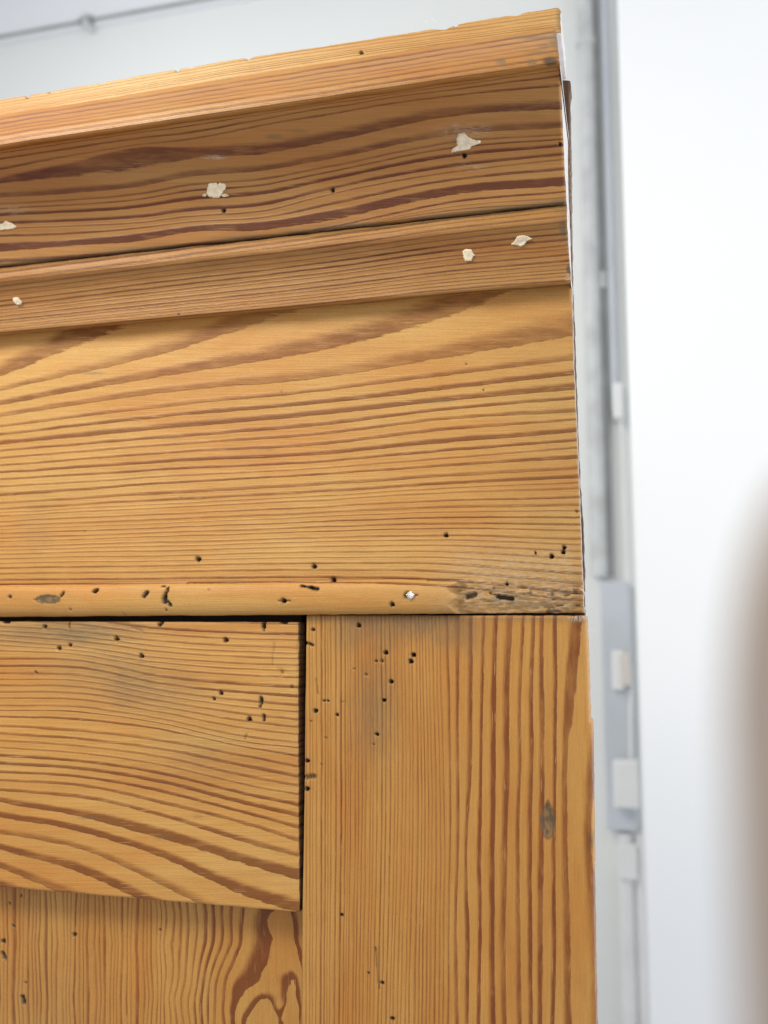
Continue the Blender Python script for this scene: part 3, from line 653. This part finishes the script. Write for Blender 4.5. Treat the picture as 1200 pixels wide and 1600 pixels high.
# conduit under the upper wall, with its coupling
cr = empty('wall_conduit', (tl.x, WY-0.03, tl.z), 'thin grey conduit running along the white wall above the cupboard, top left', 'conduit')
curve_obj('pipe', [(-2.2, WY-0.026, tl.z), (P(560, 0, WY).x+1.4, WY-0.026, tl.z)], 0.0034, m_pipe2, cr)
cp = P(135, 45, WY-0.026)
curve_obj('coupling', [(cp.x-0.013, WY-0.026, tl.z), (cp.x+0.013, WY-0.026, tl.z)], 0.0085, m_pipe2, cr)
box('clip', cp.x-0.006, cp.x+0.006, WY-0.034, WY-0.001, tl.z-0.012, tl.z+0.012, m_pipe, cr, bevel=0.002)

def vpipe(name, px, y0, y1, r, mat, depth, parent):
    x = P(px, 800, depth).x
    return curve_obj(name, [(x, depth, P(px, y0, depth).z), (x, depth, P(px, y1, depth).z)], r, mat, parent)
x0 = P(930, 800, WY)
c1 = empty('vertical_conduit', (x0.x, WY-0.02, -0.9), 'blurred pale grey vertical conduit on the back wall nearest the cupboard edge', 'conduit')
vpipe('pipe', 934, -200, 900, 0.0135, m_pipe, WY-0.02, c1)
vpipe('coupling', 934, 60, 70, 0.016, m_pipe, WY-0.02, c1)
c2 = empty('vertical_conduit', (x0.x+0.02, WY-0.015, -0.9), 'narrow dark grey vertical conduit between the pale conduit and the white door', 'conduit')
vpipe('pipe', 951, -200, 900, 0.0050, m_pipe2, WY-0.016, c2)
vpipe('coupling', 951, 425, 450, 0.0075, m_pipe, WY-0.016, c2)
c3 = empty('wall_cable', (x0.x+0.04, WY-0.02, -0.9), 'pale cable dropping to the grey trunking beside the white door', 'cable')
vpipe('cable', 966, -200, 640, 0.0060, m_grey, WY-0.02, c3)
curve_obj('lower_cable', [P(969, 640, WY-0.03), P(973, 700, WY-0.03), P(976, 860, WY-0.03), P(988, 1050, WY-0.05), P(984, 1120, WY-0.05), P(986, 1200, WY-0.05)], 0.0030, m_white, c3)
box('cable_cleat', P(966, 650, WY-.03).x-0.008, P(966, 650, WY-.03).x+0.008, WY-0.04, WY-0.001, P(966, 655, WY-.03).z, P(966, 600, WY-.03).z, m_white, c3, bevel=0.002)
d0 = WY-0.05
def bpx(name, xa, ya, xb, yb, d, th, mat, parent=None, bevel=0.003):
    p = P(xa, (ya+yb)/2, d); q = P(xb, (ya+yb)/2, d); z1 = P((xa+xb)/2, ya, d).z; z0 = P((xa+xb)/2, yb, d).z
    return box(name, p.x, q.x, d, d+th, z0, z1, mat, parent, bevel)
c4 = empty('trunking_box', tuple(P(965, 1300, d0)), 'blue-grey plastic trunking box fixed low on the back wall right of the cupboard', 'trunking')
bpx('housing', 943, 908, 990, 1298, d0, 0.049, m_grey, c4)
bpx('cover_clip', 956, 1016, 975, 1078, d0-0.018, 0.0178, m_white, c4)
bpx('terminal', 969, 1020, 986, 1072, d0-0.024, 0.0238, m_beige, c4)
c5 = tag(bpx('junction_box', 958, 1190, 999, 1264, d0-0.045, 0.044, m_white, None, 0.004), 'small white junction box mounted on the lower end of the grey trunking', 'junction box')
c6 = empty('white_pipe', tuple(P(965, 2000, WY-0.03)), 'pair of blurred white pipes running down the wall below the grey trunking', 'pipe')
vpipe('pipe', 962, 1300, 2100, 0.0110, m_white, WY-0.03, c6)
vpipe('pipe', 985, 1300, 2100, 0.0080, m_white, WY-0.03, c6)
bpx('pipe_bracket', 965, 1320, 996, 1375, WY-0.05, 0.049, m_white, c6)
# white door standing nearer, at the right
dd = 0.62
dt = empty('white_door', tuple(P(985, 2300, dd)), 'plain white painted door standing open behind the right of the cupboard', 'door')
xl = P(974, 300, dd).x
bx_ = box('door_leaf', xl, xl+0.80, dd, dd+0.035, -1.4, 0.85, m_door, dt, 0.003)

# brown upright close to the lens
m_brown = plain('brown_upright', (0.31, 0.26, 0.235), 0.8, var=0.12, scale=30)
yb = -D+0.044
pb = P(1230, 880, yb)
bm = bmesh.new(); prof = []
rad = 0.0044
for i in range(12):
    a_ = i/11*math.pi/2; prof.append((rad*math.sin(a_), pb.z-0.008+0.0125*math.cos(a_)))
prof.append((rad*1.12, pb.z-0.10)); prof.append((rad*1.15, pb.z-0.22)); prof.append((0.0, pb.z-0.221))
nn = 40; rows = []
for r_, z_ in prof: rows.append([bm.verts.new((pb.x+0.0016+r_*math.cos(t*2*math.pi/nn), yb+r_*math.sin(t*2*math.pi/nn), z_)) for t in range(nn)])
for a_, b_ in zip(rows[:-1], rows[1:]):
    for t in range(nn): bm.faces.new((a_[t], a_[(t+1) % nn], b_[(t+1) % nn], b_[t]))
bmesh.ops.remove_doubles(bm, verts=bm.verts[:], dist=1e-6)
for f_ in bm.faces: f_.smooth = True
bmesh.ops.recalc_face_normals(bm, faces=bm.faces[:])
me = bpy.data.meshes.new('brown_post'); bm.to_mesh(me); bm.free(); me.materials.append(m_brown)
o = link('brown_post', me); tag(o, 'blurred brown round-topped upright close to the camera at the lower right edge', 'post')
